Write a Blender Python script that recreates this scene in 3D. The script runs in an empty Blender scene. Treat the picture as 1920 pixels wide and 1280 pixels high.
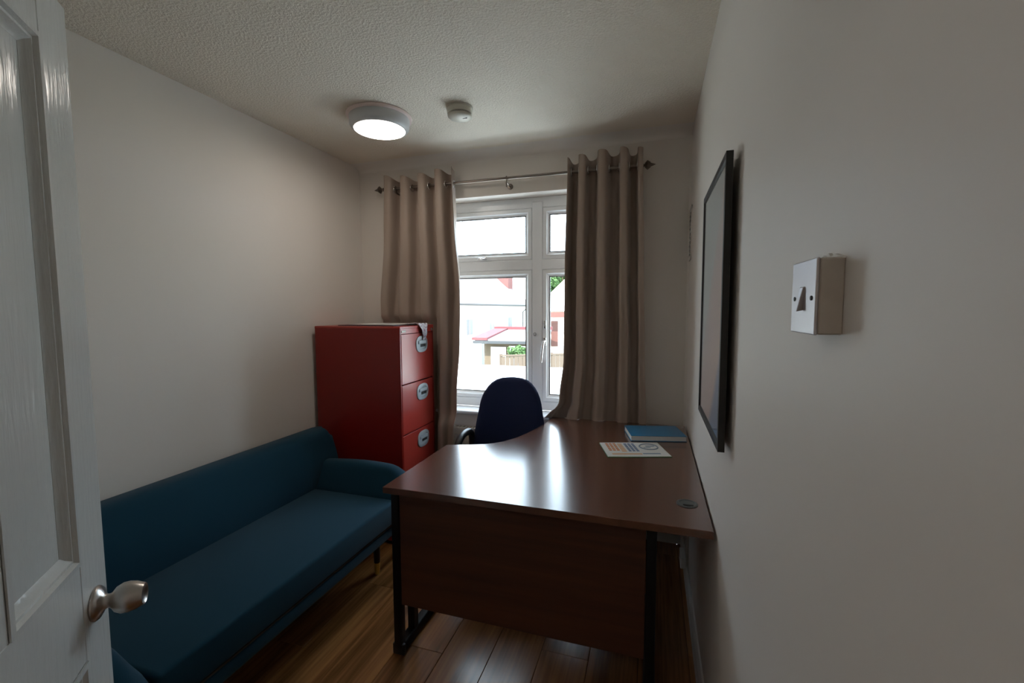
import bpy, bmesh, math, random
from mathutils import Vector, Matrix
random.seed(7)
C = bpy.context.scene.collection
sc = bpy.context.scene
R = math.radians
PI = math.pi

# ------------------------------------------------------------------ camera
yaw, pitch, roll, FPX = R(17.72), R(-4.165), R(-0.234), 827.17
fw = Vector((-math.sin(yaw)*math.cos(pitch), math.cos(yaw)*math.cos(pitch), math.sin(pitch)))
rt = Vector((math.cos(yaw), math.sin(yaw), 0)); up = rt.cross(fw)
rt2 = math.cos(roll)*rt + math.sin(roll)*up
up2 = -math.sin(roll)*rt + math.cos(roll)*up
cam = bpy.data.objects.new('camera', bpy.data.cameras.new('camera'))
C.objects.link(cam)
m = Matrix((rt2, up2, -fw)).transposed().to_4x4(); m.translation = Vector((-.191, -2.709, 1.389))
cam.matrix_world = m
cam.data.sensor_width = 36; cam.data.lens = FPX/1920*36
cam.data.clip_start = .01; cam.data.clip_end = 400
sc.camera = cam

# ------------------------------------------------------------------ sky, sun, exposure
sc.view_settings.view_transform = 'Standard'; sc.view_settings.look = 'None'
sc.view_settings.gamma = 1; sc.view_settings.use_curve_mapping = False
sc.view_settings.exposure = 0.0
w = bpy.data.worlds.new('sky'); sc.world = w; w.use_nodes = True
bg = w.node_tree.nodes['Background']
bg.inputs[0].default_value = (.71, .85, 1.0, 1); bg.inputs[1].default_value = 9.0
sun = bpy.data.objects.new('sun', bpy.data.lights.new('sun', 'SUN')); C.objects.link(sun)
sun.data.energy = 18; sun.data.angle = R(.6); sun.data.color = (1, .96, .9)
sun.rotation_euler = Vector((-.35, -.75, .85)).to_track_quat('Z', 'Y').to_euler()

# ------------------------------------------------------------------ helpers
def srgb(h):
    c = [int(h[i:i+2], 16)/255 for i in (0, 2, 4)]
    return tuple(x/12.92 if x <= .04045 else ((x+.055)/1.055)**2.4 for x in c)
def mat(name, col, rough=.5, metal=0, spec=.5, coat=0, sheen=0, bump=None, vary=None, wood=None, emit=None):
    """bump=(scale, strength, distance[, stretch]); vary=(scale, amount); wood=(axis, dark colour, scale)"""
    mt = bpy.data.materials.new(name); mt.use_nodes = True
    nt = mt.node_tree; b = nt.nodes['Principled BSDF']; L = nt.links.new
    col = tuple(col)+(1,)
    b.inputs['Base Color'].default_value = col; b.inputs['Roughness'].default_value = rough
    b.inputs['Metallic'].default_value = metal; b.inputs['Specular IOR Level'].default_value = spec
    b.inputs['Coat Weight'].default_value = coat; b.inputs['Coat Roughness'].default_value = .19
    b.inputs['Sheen Weight'].default_value = sheen
    tc = nt.nodes.new('ShaderNodeTexCoord')
    if emit:
        b.inputs['Emission Color'].default_value = tuple(emit[0])+(1,); b.inputs['Emission Strength'].default_value = emit[1]
    if wood:
        axis, dark, s = wood
        mp = nt.nodes.new('ShaderNodeMapping'); sv = [s, s, s]; sv[axis] = s*.045
        mp.inputs['Scale'].default_value = sv; L(tc.outputs['Object'], mp.inputs[0])
        oi = nt.nodes.new('ShaderNodeObjectInfo'); ad = nt.nodes.new('ShaderNodeVectorMath'); ad.operation = 'MULTIPLY_ADD'
        L(oi.outputs['Random'], ad.inputs[0]); ad.inputs[1].default_value = (31, 17, 23); L(mp.outputs[0], ad.inputs[2])
        n1 = nt.nodes.new('ShaderNodeTexNoise'); n1.inputs['Scale'].default_value = 1.0; n1.inputs['Detail'].default_value = 6
        n1.inputs['Distortion'].default_value = .15; L(ad.outputs[0], n1.inputs['Vector'])
        n2 = nt.nodes.new('ShaderNodeTexNoise'); n2.inputs['Scale'].default_value = 5.5; n2.inputs['Detail'].default_value = 4; L(ad.outputs[0], n2.inputs['Vector'])
        mx = nt.nodes.new('ShaderNodeMath'); mx.operation = 'MULTIPLY_ADD'; L(n2.outputs[0], mx.inputs[0]); mx.inputs[1].default_value = .45
        L(n1.outputs[0], mx.inputs[2])
        cr = nt.nodes.new('ShaderNodeValToRGB'); cr.color_ramp.elements[0].position = .5; cr.color_ramp.elements[1].position = .92
        cr.color_ramp.elements[0].color = tuple(dark)+(1,); cr.color_ramp.elements[1].color = col
        L(mx.outputs[0], cr.inputs[0])
        hs = nt.nodes.new('ShaderNodeHueSaturation'); mr = nt.nodes.new('ShaderNodeMapRange')
        mr.inputs['To Min'].default_value = .86; mr.inputs['To Max'].default_value = 1.12
        L(oi.outputs['Random'], mr.inputs['Value']); L(mr.outputs[0], hs.inputs['Value']); L(cr.outputs[0], hs.inputs['Color'])
        L(hs.outputs[0], b.inputs['Base Color'])
        if axis == 1 and s > 10:
            bp = nt.nodes.new('ShaderNodeBump'); bp.inputs['Strength'].default_value = .12; bp.inputs['Distance'].default_value = .0006
            L(mx.outputs[0], bp.inputs['Height']); L(bp.outputs[0], b.inputs['Normal'])
    if vary:
        n = nt.nodes.new('ShaderNodeTexNoise'); n.inputs['Scale'].default_value = vary[0]; n.inputs['Detail'].default_value = 4
        L(tc.outputs['Object'], n.inputs['Vector'])
        mr = nt.nodes.new('ShaderNodeMapRange'); mr.inputs['To Min'].default_value = 1-vary[1]; mr.inputs['To Max'].default_value = 1+vary[1]
        hs = nt.nodes.new('ShaderNodeHueSaturation'); hs.inputs['Color'].default_value = col
        L(n.outputs[0], mr.inputs['Value']); L(mr.outputs[0], hs.inputs['Value']); L(hs.outputs[0], b.inputs['Base Color'])
    if bump:
        n = nt.nodes.new('ShaderNodeTexNoise'); n.inputs['Scale'].default_value = bump[0]; n.inputs['Detail'].default_value = 3
        src = tc.outputs['Object']
        if len(bump) > 3:
            mp = nt.nodes.new('ShaderNodeMapping'); mp.inputs['Scale'].default_value = bump[3]; L(src, mp.inputs[0]); src = mp.outputs[0]
        L(src, n.inputs['Vector'])
        bp = nt.nodes.new('ShaderNodeBump'); bp.inputs['Strength'].default_value = bump[1]; bp.inputs['Distance'].default_value = bump[2]
        L(n.outputs[0], bp.inputs['Height']); L(bp.outputs[0], b.inputs['Normal'])
    return mt

def link(name, bm, mt, parent=None, label=None, cat=None, group=None, kind=None, smooth=None, loc=None):
    me = bpy.data.meshes.new(name)
    bmesh.ops.recalc_face_normals(bm, faces=bm.faces)
    bm.to_mesh(me); bm.free()
    if smooth is not None:
        for p in me.polygons: p.use_smooth = True
        me.set_sharp_from_angle(angle=R(smooth))
    for x in (mt if isinstance(mt, (list, tuple)) else [mt]): me.materials.append(x)
    o = bpy.data.objects.new(name, me); C.objects.link(o)
    if parent: o.parent = parent
    if loc: o.location = loc
    tag(o, label, cat, group, kind)
    return o
def tag(o, label=None, cat=None, group=None, kind=None):
    if label: o['label'] = label
    if cat: o['category'] = cat
    if group: o['group'] = group
    if kind: o['kind'] = kind
    return o
def thing(name, label=None, cat=None, loc=(0, 0, 0), rz=0, group=None, kind=None):
    o = bpy.data.objects.new(name, None); C.objects.link(o); o.location = loc; o.rotation_euler = (0, 0, rz)
    o.empty_display_size = .1
    return tag(o, label, cat, group, kind)

def box(bm, x0, x1, y0, y1, z0, z1, bev=0, seg=2):
    g = bmesh.ops.create_cube(bm, size=1)
    for v in g['verts']:
        v.co = Vector(((x0+x1)/2+v.co.x*(x1-x0), (y0+y1)/2+v.co.y*(y1-y0), (z0+z1)/2+v.co.z*(z1-z0)))
    if bev:
        es = list({e for v in g['verts'] for e in v.link_edges})
        bmesh.ops.bevel(bm, geom=es, offset=bev, segments=seg, profile=.5, affect='EDGES')
    return bm
def B(*a, **k): return box(bmesh.new(), *a, **k)
def corners(bm, pts, bev=0, seg=3):
    """hexahedron from 8 points: bottom four ccw, then top four"""
    v = [bm.verts.new(p) for p in pts]
    for f in ((3, 2, 1, 0), (4, 5, 6, 7), (0, 1, 5, 4), (1, 2, 6, 5), (2, 3, 7, 6), (3, 0, 4, 7)): bm.faces.new([v[i] for i in f])
    if bev:
        es = list({e for q in v for e in q.link_edges})
        bmesh.ops.bevel(bm, geom=es, offset=bev, segments=seg, profile=.5, affect='EDGES')
    return bm
def tube(bm, pts, r, n=10, cap=True):
    pts = [Vector(p) for p in pts]; rings = []
    rs = r if isinstance(r, (list, tuple)) else [r]*len(pts)
    pu = None
    for i, p in enumerate(pts):
        d = (pts[min(i+1, len(pts)-1)]-pts[max(i-1, 0)]).normalized()
        if pu is None:
            a = Vector((0, 0, 1)) if abs(d.z) < .9 else Vector((1, 0, 0)); u = d.cross(a).normalized()
        else:
            u = (pu - d*pu.dot(d)).normalized()
        pu = u; v = d.cross(u)
        rings.append([bm.verts.new(p+(u*math.cos(2*PI*k/n)+v*math.sin(2*PI*k/n))*rs[i]) for k in range(n)])
    for a, b in zip(rings, rings[1:]):
        for k in range(n): bm.faces.new((a[k], a[(k+1) % n], b[(k+1) % n], b[k]))
    if cap:
        bm.faces.new(rings[0][::-1]); bm.faces.new(rings[-1])
    return bm
def lathe(bm, prof, n=32, axis='Z', origin=(0, 0, 0)):
    """prof: list of (radius, height)"""
    o = Vector(origin); rings = []
    def P(r, h, a):
        c, s = r*math.cos(a), r*math.sin(a)
        return o+{'Z': Vector((c, s, h)), 'X': Vector((h, c, s)), 'Y': Vector((c, h, s))}[axis]
    for r, h in prof:
        if r < 1e-6: rings.append([bm.verts.new(P(0, h, 0))])
        else: rings.append([bm.verts.new(P(r, h, 2*PI*k/n)) for k in range(n)])
    for a, b in zip(rings, rings[1:]):
        for k in range(n):
            q = (k+1) % n
            if len(a) == 1 and len(b) == 1: continue
            if len(a) == 1: bm.faces.new((a[0], b[q], b[k]))
            elif len(b) == 1: bm.faces.new((a[k], a[q], b[0]))
            else: bm.faces.new((a[k], a[q], b[q], b[k]))
    if len(rings[0]) > 1: bm.faces.new(rings[0][::-1])
    if len(rings[-1]) > 1: bm.faces.new(rings[-1])
    return bm
def torus(bm, c, R0, r0, axis='X', n=24, m=8):
    rings = []
    for i in range(n):
        a = 2*PI*i/n; ring = []
        for j in range(m):
            b = 2*PI*j/m; rr = R0+r0*math.cos(b); h = r0*math.sin(b)
            p = {'X': (h, rr*math.cos(a), rr*math.sin(a)), 'Y': (rr*math.cos(a), h, rr*math.sin(a)), 'Z': (rr*math.cos(a), rr*math.sin(a), h)}[axis]
            ring.append(bm.verts.new(Vector(p)+Vector(c)))
        rings.append(ring)
    for i in range(n):
        a, b = rings[i], rings[(i+1) % n]
        for j in range(m): bm.faces.new((a[j], a[(j+1) % m], b[(j+1) % m], b[j]))
    return bm
def prism(bm, prof, axis, a, b, bev=0, seg=3):
    """polygon profile in the two other axes, extruded along axis from a to b"""
    def P(u, v, t): return {0: (t, u, v), 1: (u, t, v), 2: (u, v, t)}[axis]
    va = [bm.verts.new(P(u, v, a)) for u, v in prof]; vb = [bm.verts.new(P(u, v, b)) for u, v in prof]
    fa = bm.faces.new(va); fb = bm.faces.new(vb[::-1]); n = len(prof)
    for i in range(n): bm.faces.new((va[i], vb[i], vb[(i+1) % n], va[(i+1) % n]))
    if bev:
        es = list(fa.edges)+list(fb.edges)
        bmesh.ops.bevel(bm, geom=es, offset=bev, segments=seg, profile=.5, affect='EDGES')
    return bm
def rounded(pts, r, n=6):
    """round the corners of a closed polygon; r a number or a list"""
    out = []; N = len(pts)
    for i in range(N):
        p = Vector(pts[i]); a = Vector(pts[i-1]); b = Vector(pts[(i+1) % N]); rr = r[i] if isinstance(r, (list, tuple)) else r
        if rr <= 0: out.append(tuple(p)); continue
        da = (a-p); db = (b-p); t = min(rr, da.length*.49, db.length*.49)
        A = p+da.normalized()*t; D = p+db.normalized()*t
        for k in range(n+1):
            s = k/n; out.append(tuple((1-s)**2*A+2*s*(1-s)*p+s*s*D))
    return out

# ------------------------------------------------------------------ materials
M = {}
M['wall'] = mat('wall_paint', (.86, .80, .735), .6, spec=.3, bump=(45, .12, .003))
M['wall_r'] = mat('wall_paint_smooth', (.82, .77, .72), .5, spec=.35, bump=(14, .10, .004))
M['trim'] = mat('trim_paint', (.72, .72, .70), .35)
M['upvc'] = mat('white_window_plastic', (.88, .90, .92), .25)
M['sill'] = mat('sill_gloss', (.82, .84, .86), .2)
M['seal'] = mat('black_seal', (.03, .03, .03), .6)
M['chrome'] = mat('chrome', (.75, .75, .77), .2, 1)
M['steel'] = mat('brushed_steel', (.52, .49, .46), .28, 1, bump=(60, .1, .0005))
M['bronze'] = mat('dark_nickel', (.26, .22, .19), .35, 1)
M['fabric_c'] = mat('taupe_curtain', (.40, .31, .25), .55, sheen=.25, bump=(900, .3, .0006))
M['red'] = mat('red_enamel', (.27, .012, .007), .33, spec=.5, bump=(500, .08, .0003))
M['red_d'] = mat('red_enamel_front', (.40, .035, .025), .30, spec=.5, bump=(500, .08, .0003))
M['dark'] = mat('dark_gap', (.01, .01, .01), .7)
M['grip'] = mat('grey_handle_plastic', (.42, .47, .50), .4)
M['teal'] = mat('teal_velvet', (.004, .040, .070), .9, sheen=.10, spec=.2, bump=(700, .35, .0008))
M['leg'] = mat('black_wood', (.015, .012, .01), .35)
M['gold'] = mat('brass', (.80, .55, .12), .35, .5)
M['blackmetal'] = mat('black_powder_coat', (.005, .005, .006), .5, spec=.25)
M['navy'] = mat('navy_upholstery', (.004, .014, .070), .9, sheen=.2, bump=(900, .4, .0008))
M['blackplastic'] = mat('black_plastic', (.02, .021, .024), .38)
M['desk'] = mat('walnut_top', (.135, .056, .034), .21, spec=.6, coat=.7, wood=(1, (.082, .034, .022), 5))
M['deskp'] = mat('walnut_panel', (.105, .034, .014), .5, wood=(0, (.036, .012, .007), 7))
M['deskedge'] = mat('walnut_edge', (.135, .055, .034), .35, wood=(0, (.07, .028, .018), 9))
M['plank'] = mat('oak_laminate', (.46, .205, .068), .24, spec=.5, coat=.3, wood=(1, (.14, .055, .018), 15))
M['gap'] = mat('plank_gap', (.03, .018, .01), .9)
M['black_frame'] = mat('black_frame', (.010, .009, .009), .35)
M['paper'] = mat('white_paper', (.72, .71, .68), .6)
M['blue'] = mat('blue_cover', (.035, .21, .42), .35)
M['bluedark'] = mat('blue_print', (.07, .13, .26), .5)
M['greyblue'] = mat('grey_blue_print', (.22, .28, .36), .5)
M['orange'] = mat('orange_print', (.62, .22, .07), .5)
M['peach'] = mat('peach_print', (.68, .40, .22), .5)
M['green'] = mat('green_print', (.12, .25, .13), .5)
M['cream'] = mat('cream_enamel', (.62, .56, .47), .4)
M['alarm'] = mat('alarm_plastic', (.66, .62, .52), .4)
M['lamp_body'] = mat('lamp_grey', (.62, .62, .62), .3)
M['lamp_rim_glow'] = mat('lamp_rim_glow', (.88, .72, .67), .3)  # pink backlit glow of the fitting put into the rim colour
M['diffuser'] = mat('lamp_diffuser', (.9, .9, .9), .4, emit=((1, .90, .80), 17.5))
M['doorpaint'] = mat('door_gloss_paint', (.62, .625, .60), .18, spec=.5, bump=(11, .32, .004, (9, 9, 1.1)))
M['switch'] = mat('switch_steel', (.50, .49, .51), .33, .85)
M['pattress'] = mat('old_cream_plastic', (.50, .45, .39), .6, bump=(120, .4, .001), vary=(60, .12))
M['filler'] = mat('pale_filler', (.80, .79, .76), .7, bump=(200, .5, .001))
M['poster'] = mat('pink_grey_print', (.52, .42, .40), .5)
def glass(name, tint=(1, 1, 1), ior=.6):
    mt = bpy.data.materials.new(name); mt.use_nodes = True; nt = mt.node_tree; nt.nodes.clear(); L = nt.links.new
    o = nt.nodes.new('ShaderNodeOutputMaterial'); t = nt.nodes.new('ShaderNodeBsdfTransparent'); t.inputs[0].default_value = tint+(1,)
    g = nt.nodes.new('ShaderNodeBsdfGlossy'); g.inputs['Roughness'].default_value = .01
    lw = nt.nodes.new('ShaderNodeLayerWeight'); pw = nt.nodes.new('ShaderNodeMath'); pw.operation = 'POWER'; pw.inputs[1].default_value = 5
    L(lw.outputs['Facing'], pw.inputs[0]); f = nt.nodes.new('ShaderNodeMath'); f.operation = 'MULTIPLY_ADD'; L(pw.outputs[0], f.inputs[0])
    f.inputs[1].default_value = ior; f.inputs[2].default_value = .03; x = nt.nodes.new('ShaderNodeMixShader')
    L(f.outputs[0], x.inputs[0]); L(t.outputs[0], x.inputs[1]); L(g.outputs[0], x.inputs[2]); L(x.outputs[0], o.inputs[0]); return mt
M['glass'] = glass('window_glass', (.97, .99, .985), .6)
M['glass_p'] = glass('picture_glass', (.98, .98, .98), .35)
# stippled ceiling
def ceiling_mat():
    mt = mat('stippled_ceiling', (.88, .80, .68), .7, spec=.25); nt = mt.node_tree; L = nt.links.new
    b = nt.nodes['Principled BSDF']; tc = nt.nodes.new('ShaderNodeTexCoord')
    n = nt.nodes.new('ShaderNodeTexNoise'); n.inputs['Scale'].default_value = 105; n.inputs['Detail'].default_value = 3; n.inputs['Roughness'].default_value = .55
    L(tc.outputs['Object'], n.inputs['Vector'])
    cr = nt.nodes.new('ShaderNodeValToRGB'); cr.color_ramp.elements[0].position = .42; cr.color_ramp.elements[1].position = .62
    L(n.outputs[0], cr.inputs[0])
    bp = nt.nodes.new('ShaderNodeBump'); bp.inputs['Strength'].default_value = .55; bp.inputs['Distance'].default_value = .004
    # the plaster was left smooth beside the window wall
    sp = nt.nodes.new('ShaderNodeSeparateXYZ'); L(tc.outputs['Object'], sp.inputs[0])
    mr = nt.nodes.new('ShaderNodeMapRange'); mr.inputs['From Min'].default_value = -.22; mr.inputs['From Max'].default_value = -.42
    mr.inputs['To Min'].default_value = .04; mr.inputs['To Max'].default_value = .6; L(sp.outputs[1], mr.inputs['Value'])
    L(mr.outputs[0], bp.inputs['Strength']); L(cr.outputs[0], bp.inputs['Height']); L(bp.outputs[0], b.inputs['Normal'])
    return mt
M['ceiling'] = ceiling_mat()
# outdoors
M['render'] = mat('white_render', (.80, .80, .78), .8, vary=(2, .04))
M['rooftile'] = mat('pale_roof_tile', (.19, .17, .165), .8, vary=(3, .1))
M['redtile'] = mat('red_tile', (.13, .03, .034), .8, vary=(8, .15))
M['redwood'] = mat('red_board', (.12, .045, .035), .6)
M['brick'] = mat('yellow_brick', (.095, .068, .045), .85, vary=(5, .2))
M['brickr'] = mat('chimney_brick', (.16, .06, .055), .85, vary=(5, .2))
M['fence'] = mat('fence_board', (.105, .075, .055), .8, vary=(2, .15))
M['felt'] = mat('pale_roof_felt', (.72, .72, .70), .85, vary=(1, .06))
M['ground'] = mat('garden_ground', (.35, .36, .25), .9, vary=(.5, .2))
M['foliage'] = mat('foliage', (.05, .11, .025), .7, vary=(3, .4))
M['bark'] = mat('bark', (.12, .08, .05), .9)
M['gutter'] = mat('grey_gutter', (.03, .032, .036), .5)
M['darkglass'] = mat('dark_pane', (.10, .13, .16), .1)

# ------------------------------------------------------------------ room shell
XL, YF, ZC = -2.178, -2.76, 2.38
WX0, WX1, WZ0, WZ1 = -1.66, -.44, .715, 2.115        # window opening
def struct(name, bm, mt, parent=None, smooth=None, label=None):
    return link(name, bm, mt, parent, kind=None if parent else 'structure', smooth=smooth, label=label)
bm = bmesh.new()
T = .28
box(bm, XL-.1, WX0, 0, T, 0, ZC); box(bm, WX1, .1, 0, T, 0, ZC)
box(bm, WX0, WX1, 0, T, WZ1, ZC); box(bm, WX0, WX1, 0, T, 0, WZ0-.025)
struct('wall_back', bm, M['wall'])
struct('wall_right', B(0, .1, -4.3, 0, 0, ZC), M['wall_r'])
struct('wall_left', B(XL-.1, XL, YF-.1, 0, 0, ZC), M['wall'])
DX0, DX1 = -.80, -.03                                # doorway in the front wall
bm = bmesh.new()
box(bm, XL-.1, DX0, YF-.1, YF, 0, ZC); box(bm, DX1, 0, YF-.1, YF, 0, ZC); box(bm, DX0, DX1, YF-.1, YF, 2.0, ZC)
struct('wall_front', bm, M['wall'])
# hall behind the doorway
bm = bmesh.new(); box(bm, -1.5, -1.4, -4.3, YF-.1, 0, ZC); box(bm, -1.5, .1, -4.4, -4.3, 0, ZC)
struct('wall_hall', bm, M['wall'])
struct('ceiling', B(XL-.1, .1, -4.4, T, ZC, ZC+.12), M['ceiling'])
fl = struct('floor', B(XL-.1, .1, -4.4, 0, -.06, -.012), M['gap'])
PW = .1893
k = 0
for r in range(-1, 13):
    x1 = -.033-(r)*PW; x0 = x1-PW
    x1 = min(x1, 0.0); x0 = max(x0, XL)
    if x1-x0 < .02: continue
    y = 0.0; off = -.967 if r == 3 else -((r*.447) % 1.2)-.15
    cuts = [0.0]
    while off > -4.3:
        if off < -.02: cuts.append(off)
        off -= 1.22
    cuts.append(-4.3)
    for a, b in zip(cuts, cuts[1:]):
        if a-b < .03: continue
        bm = B(x0+.0006, x1-.0006, b+.0006, a-.0006, -.012, 0, .0016, 1)
        c = Vector(((x0+x1)/2, (a+b)/2, 0)); bmesh.ops.translate(bm, verts=bm.verts, vec=-c)
        link('plank', bm, M['plank'], fl, loc=c)
struct('baseboard_right', prism(bmesh.new(), [(0, 0), (-.014, 0), (-.014, .085), (-.006, .10), (0, .10)], 1, YF, 0), M['trim'])
struct('baseboard_left', prism(bmesh.new(), [(XL, 0), (XL+.014, 0), (XL+.014, .085), (XL+.006, .10), (XL, .10)], 1, YF, 0), M['trim'])
struct('baseboard_back', prism(bmesh.new(), [(0, 0), (-.014, 0), (-.014, .085), (-.006, .10), (0, .10)], 0, XL+.014, -.014), M['trim'])
# soft plaster cove between ceiling and window wall
cv = [(0, ZC), (-.10, ZC)]+[(-.10+.10*math.sin(a), ZC-.04*(1-math.cos(a))) for a in [R(t) for t in range(10, 91, 10)]]
struct('trim_1', prism(bmesh.new(), cv, 0, XL, 0), M['wall'], smooth=40)
# thin bead on top of the right wall's corner pipe-boxing (vertical corner strip)
struct('trim_2', prism(bmesh.new(), [(0, 0), (-.012, 0), (0, -.012)], 2, .1, ZC-.04), M['wall'])

# door frame lining
bm = bmesh.new(); box(bm, DX0-.03, DX0, YF-.1, YF+.012, 0, 2.03); box(bm, DX1-.0, DX1+.015, YF-.1, YF+.012, 0, 2.03); box(bm, DX0, DX1, YF-.1, YF+.012, 2.0, 2.03)
struct('trim_3', bm, M['trim'])

# ------------------------------------------------------------------ door leaf (opened into the room)
ang = math.atan2(.741, -.671)                        # direction hinge -> leading edge
DW, DT, DH = .757, .040, 1.972
edge = Vector((-1.300, -2.109, 0)); d = Vector((math.cos(ang), math.sin(ang), 0))
hinge = edge-d*DW
door = thing('door_1', kind='structure', loc=hinge+Vector((0, 0, .008)), rz=ang)
# local: x from hinge to edge, visible face at y = 0 looking to -y (towards camera), body to +y
st, mu = .107, .108
xs = [(st, (DW-mu)/2), ((DW+mu)/2, DW-st)]
zs = [(.20, .702), (.895, 1.868)]
bm = bmesh.new()
box(bm, 0, st, 0, DT, 0, DH, .002, 1); box(bm, DW-st, DW, 0, DT, 0, DH, .002, 1)
link('stile', bm, M['doorpaint'], door)
bm = bmesh.new()
for z0, z1 in ((0, .20), (.702, .895), (1.868, DH)): box(bm, st, DW-st, .0003, DT-.0003, z0, z1, .001, 1)
link('rail', bm, M['doorpaint'], door)
bm = bmesh.new()
for z0, z1 in zs: box(bm, xs[0][1], xs[1][0], .0003, DT-.0003, z0, z1, .001, 1)
link('muntin', bm, M['doorpaint'], door)
for x0, x1 in xs:
    for z0, z1 in zs:
        link('panel', B(x0, x1, .015, DT-.015, z0, z1), M['doorpaint'], door)
        bm = bmesh.new()
        for side in (0, 1):
            prof = [(0, .0), (0, -.003), (.010, -.004), (.014, .003), (.020, .002), (.026, .010), (.034, .0145), (.034, .016), (0, .016)]
            rings = []
            for u, v in prof:
                yy = v if side == 0 else DT-v
                rings.append([bm.verts.new(p) for p in ((x0+u, yy, z0+u), (x1-u, yy, z0+u), (x1-u, yy, z1-u), (x0+u, yy, z1-u))])
            for a, b in zip(rings, rings[1:]):
                for i in range(4): bm.faces.new((a[i], a[(i+1) % 4], b[(i+1) % 4], b[i]))
        link('moulding', bm, M['doorpaint'], door, smooth=35)
kx, kz = DW-.058, .788
for s in (0, 1):
    bm = bmesh.new()
    sg = -1 if s == 0 else 1; o = (kx, 0 if s == 0 else DT, kz)
    prof = [(.033, 0), (.034, .003), (.031, .008), (.022, .013), (.0155, .016), (.0135, .020), (.0135, .024), (.016, .028), (.024, .034), (.0292, .044), (.0298, .054), (.0275, .066), (.022, .078), (.0205, .081), (.015, .077), (.0, .075)]
    lathe(bm, [(r, h*sg) for r, h in prof], 40, 'Y', o)
    link('door_knob', bm, M['steel'], door, smooth=50)
link('latch_plate', B(DW-.001, DW+.0015, .010, .030, kz-.03, kz+.03), M['steel'], door)
for z in (.2, 1.75): link('hinge', B(-.004, .003, .004, DT-.004, z, z+.09), M['steel'], door)

# ------------------------------------------------------------------ window
win = thing('window_1', kind='structure', loc=(0, 0, 0))
Y0, Y1 = .12, .18
MX0, MX1 = -.954, -.884                               # mullion
TZ0, TZ1 = 1.648, 1.715                               # transom
F = .055
bm = bmesh.new()
box(bm, WX0, WX0+F, Y0, Y1, WZ0, WZ1, .004, 1); box(bm, WX1-F, WX1, Y0, Y1, WZ0, WZ1, .004, 1)
box(bm, WX0, WX1, Y0+.001, Y1-.001, WZ1-.07, WZ1, .004, 1); box(bm, WX0, WX1, Y0+.001, Y1-.001, WZ0, WZ0+.062, .004, 1)
link('window_frame', bm, M['upvc'], win)
link('mullion', B(MX0, MX1, Y0-.006, Y1, WZ0+.03, WZ1-.03, .006, 2), M['upvc'], win)
link('transom', B(WX0+.02, WX1-.02, Y0-.004, Y1, TZ0, TZ1, .006, 2), M['upvc'], win)
cells = [(WX0+F, MX0, TZ1, WZ1-.07), (MX1, WX1-F, TZ1, WZ1-.07), (WX0+F, MX0, WZ0+.062, TZ0), (MX1, WX1-F, WZ0+.062, TZ0)]
for i, (x0, x1, z0, z1) in enumerate(cells):
    b = .045
    bm = bmesh.new(); prof = [(0, Y0+.02), (0, Y0+.002), (.004, Y0-.004), (.026, Y0-.006), (.032, Y0+.002), (b, Y0+.012), (b, Y0+.04)]
    rings = [[bm.verts.new(p) for p in ((x0+u, y, z0+u), (x1-u, y, z0+u), (x1-u, y, z1-u), (x0+u, y, z1-u))] for u, y in prof]
    for a, c in zip(rings, rings[1:]):
        for j in range(4): bm.faces.new((a[j], a[(j+1) % 4], c[(j+1) % 4], c[j]))
    sash = link('sash', bm, M['upvc'], win)
    link('pane', B(x0+b-.004, x1-b+.004, Y0+.022, Y0+.028, z0+b-.004, z1-b+.004), M['glass'], sash)
    bm = bmesh.new()
    for q in ((x0+b, x1-b, z0+b, z0+b+.004), (x0+b, x1-b, z1-b-.004, z1-b), (x0+b, x0+b+.004, z0+b, z1-b), (x1-b-.004, x1-b, z0+b, z1-b)):
        box(bm, q[0], q[1], Y0+.010, Y0+.021, q[2], q[3])
    link('seal', bm, M['seal'], sash)
# casement handle on the right lower sash, lock, stay on upper left
hx = MX1+.018
bm = bmesh.new(); box(bm, hx-.010, hx+.010, Y0-.016, Y0-.005, 1.150, 1.205, .004, 2)
tube(bm, [(hx, Y0-.016, 1.18), (hx-.002, Y0-.034, 1.178), (hx-.006, Y0-.042, 1.155), (hx-.012, Y0-.040, 1.10), (hx-.016, Y0-.038, 1.055), (hx-.016, Y0-.040, 1.04)], [.008, .008, .008, .007, .006, .005], 10)
h = link('window_handle', bm, M['chrome'], win, smooth=50)
h['label'] = 'white and chrome casement handle hanging down'
bm = bmesh.new(); box(bm, hx-.008, hx+.010, Y0-.014, Y0-.005, 1.262, 1.318, .004, 2); lathe(bm, [(.006, -.001), (.006, -.006), (0, -.006)], 12, 'Y', (hx+.001, Y0-.013, 1.29))
link('window_lock', bm, M['chrome'], win, smooth=50)
bm = bmesh.new(); torus(bm, (MX0+.020, Y0-.008, 1.225), .009, .003, 'Y', 16, 6); link('window_lock', bm, M['chrome'], win, smooth=60)
bm = bmesh.new(); box(bm, -1.335, -1.27, Y0-.016, Y0-.005, 1.722, 1.737, .003, 1)
tube(bm, [(-1.325, Y0-.02, 1.735), (-1.30, Y0-.032, 1.727), (-1.275, Y0-.03, 1.730), (-1.262, Y0-.026, 1.742)], .0045, 8)
link('window_stay', bm, M['chrome'], win, smooth=50)
prof = rounded([(Y0+.001, WZ0-.025), (Y0+.001, WZ0), (-.035, WZ0), (-.035, WZ0-.025)], [0, 0, .012, .012], 5)
link('window_sill', prism(bmesh.new(), prof, 0, WX0-.03, WX1+.03), M['sill'], win, smooth=50)
# plaster reveal is the wall itself

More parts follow.
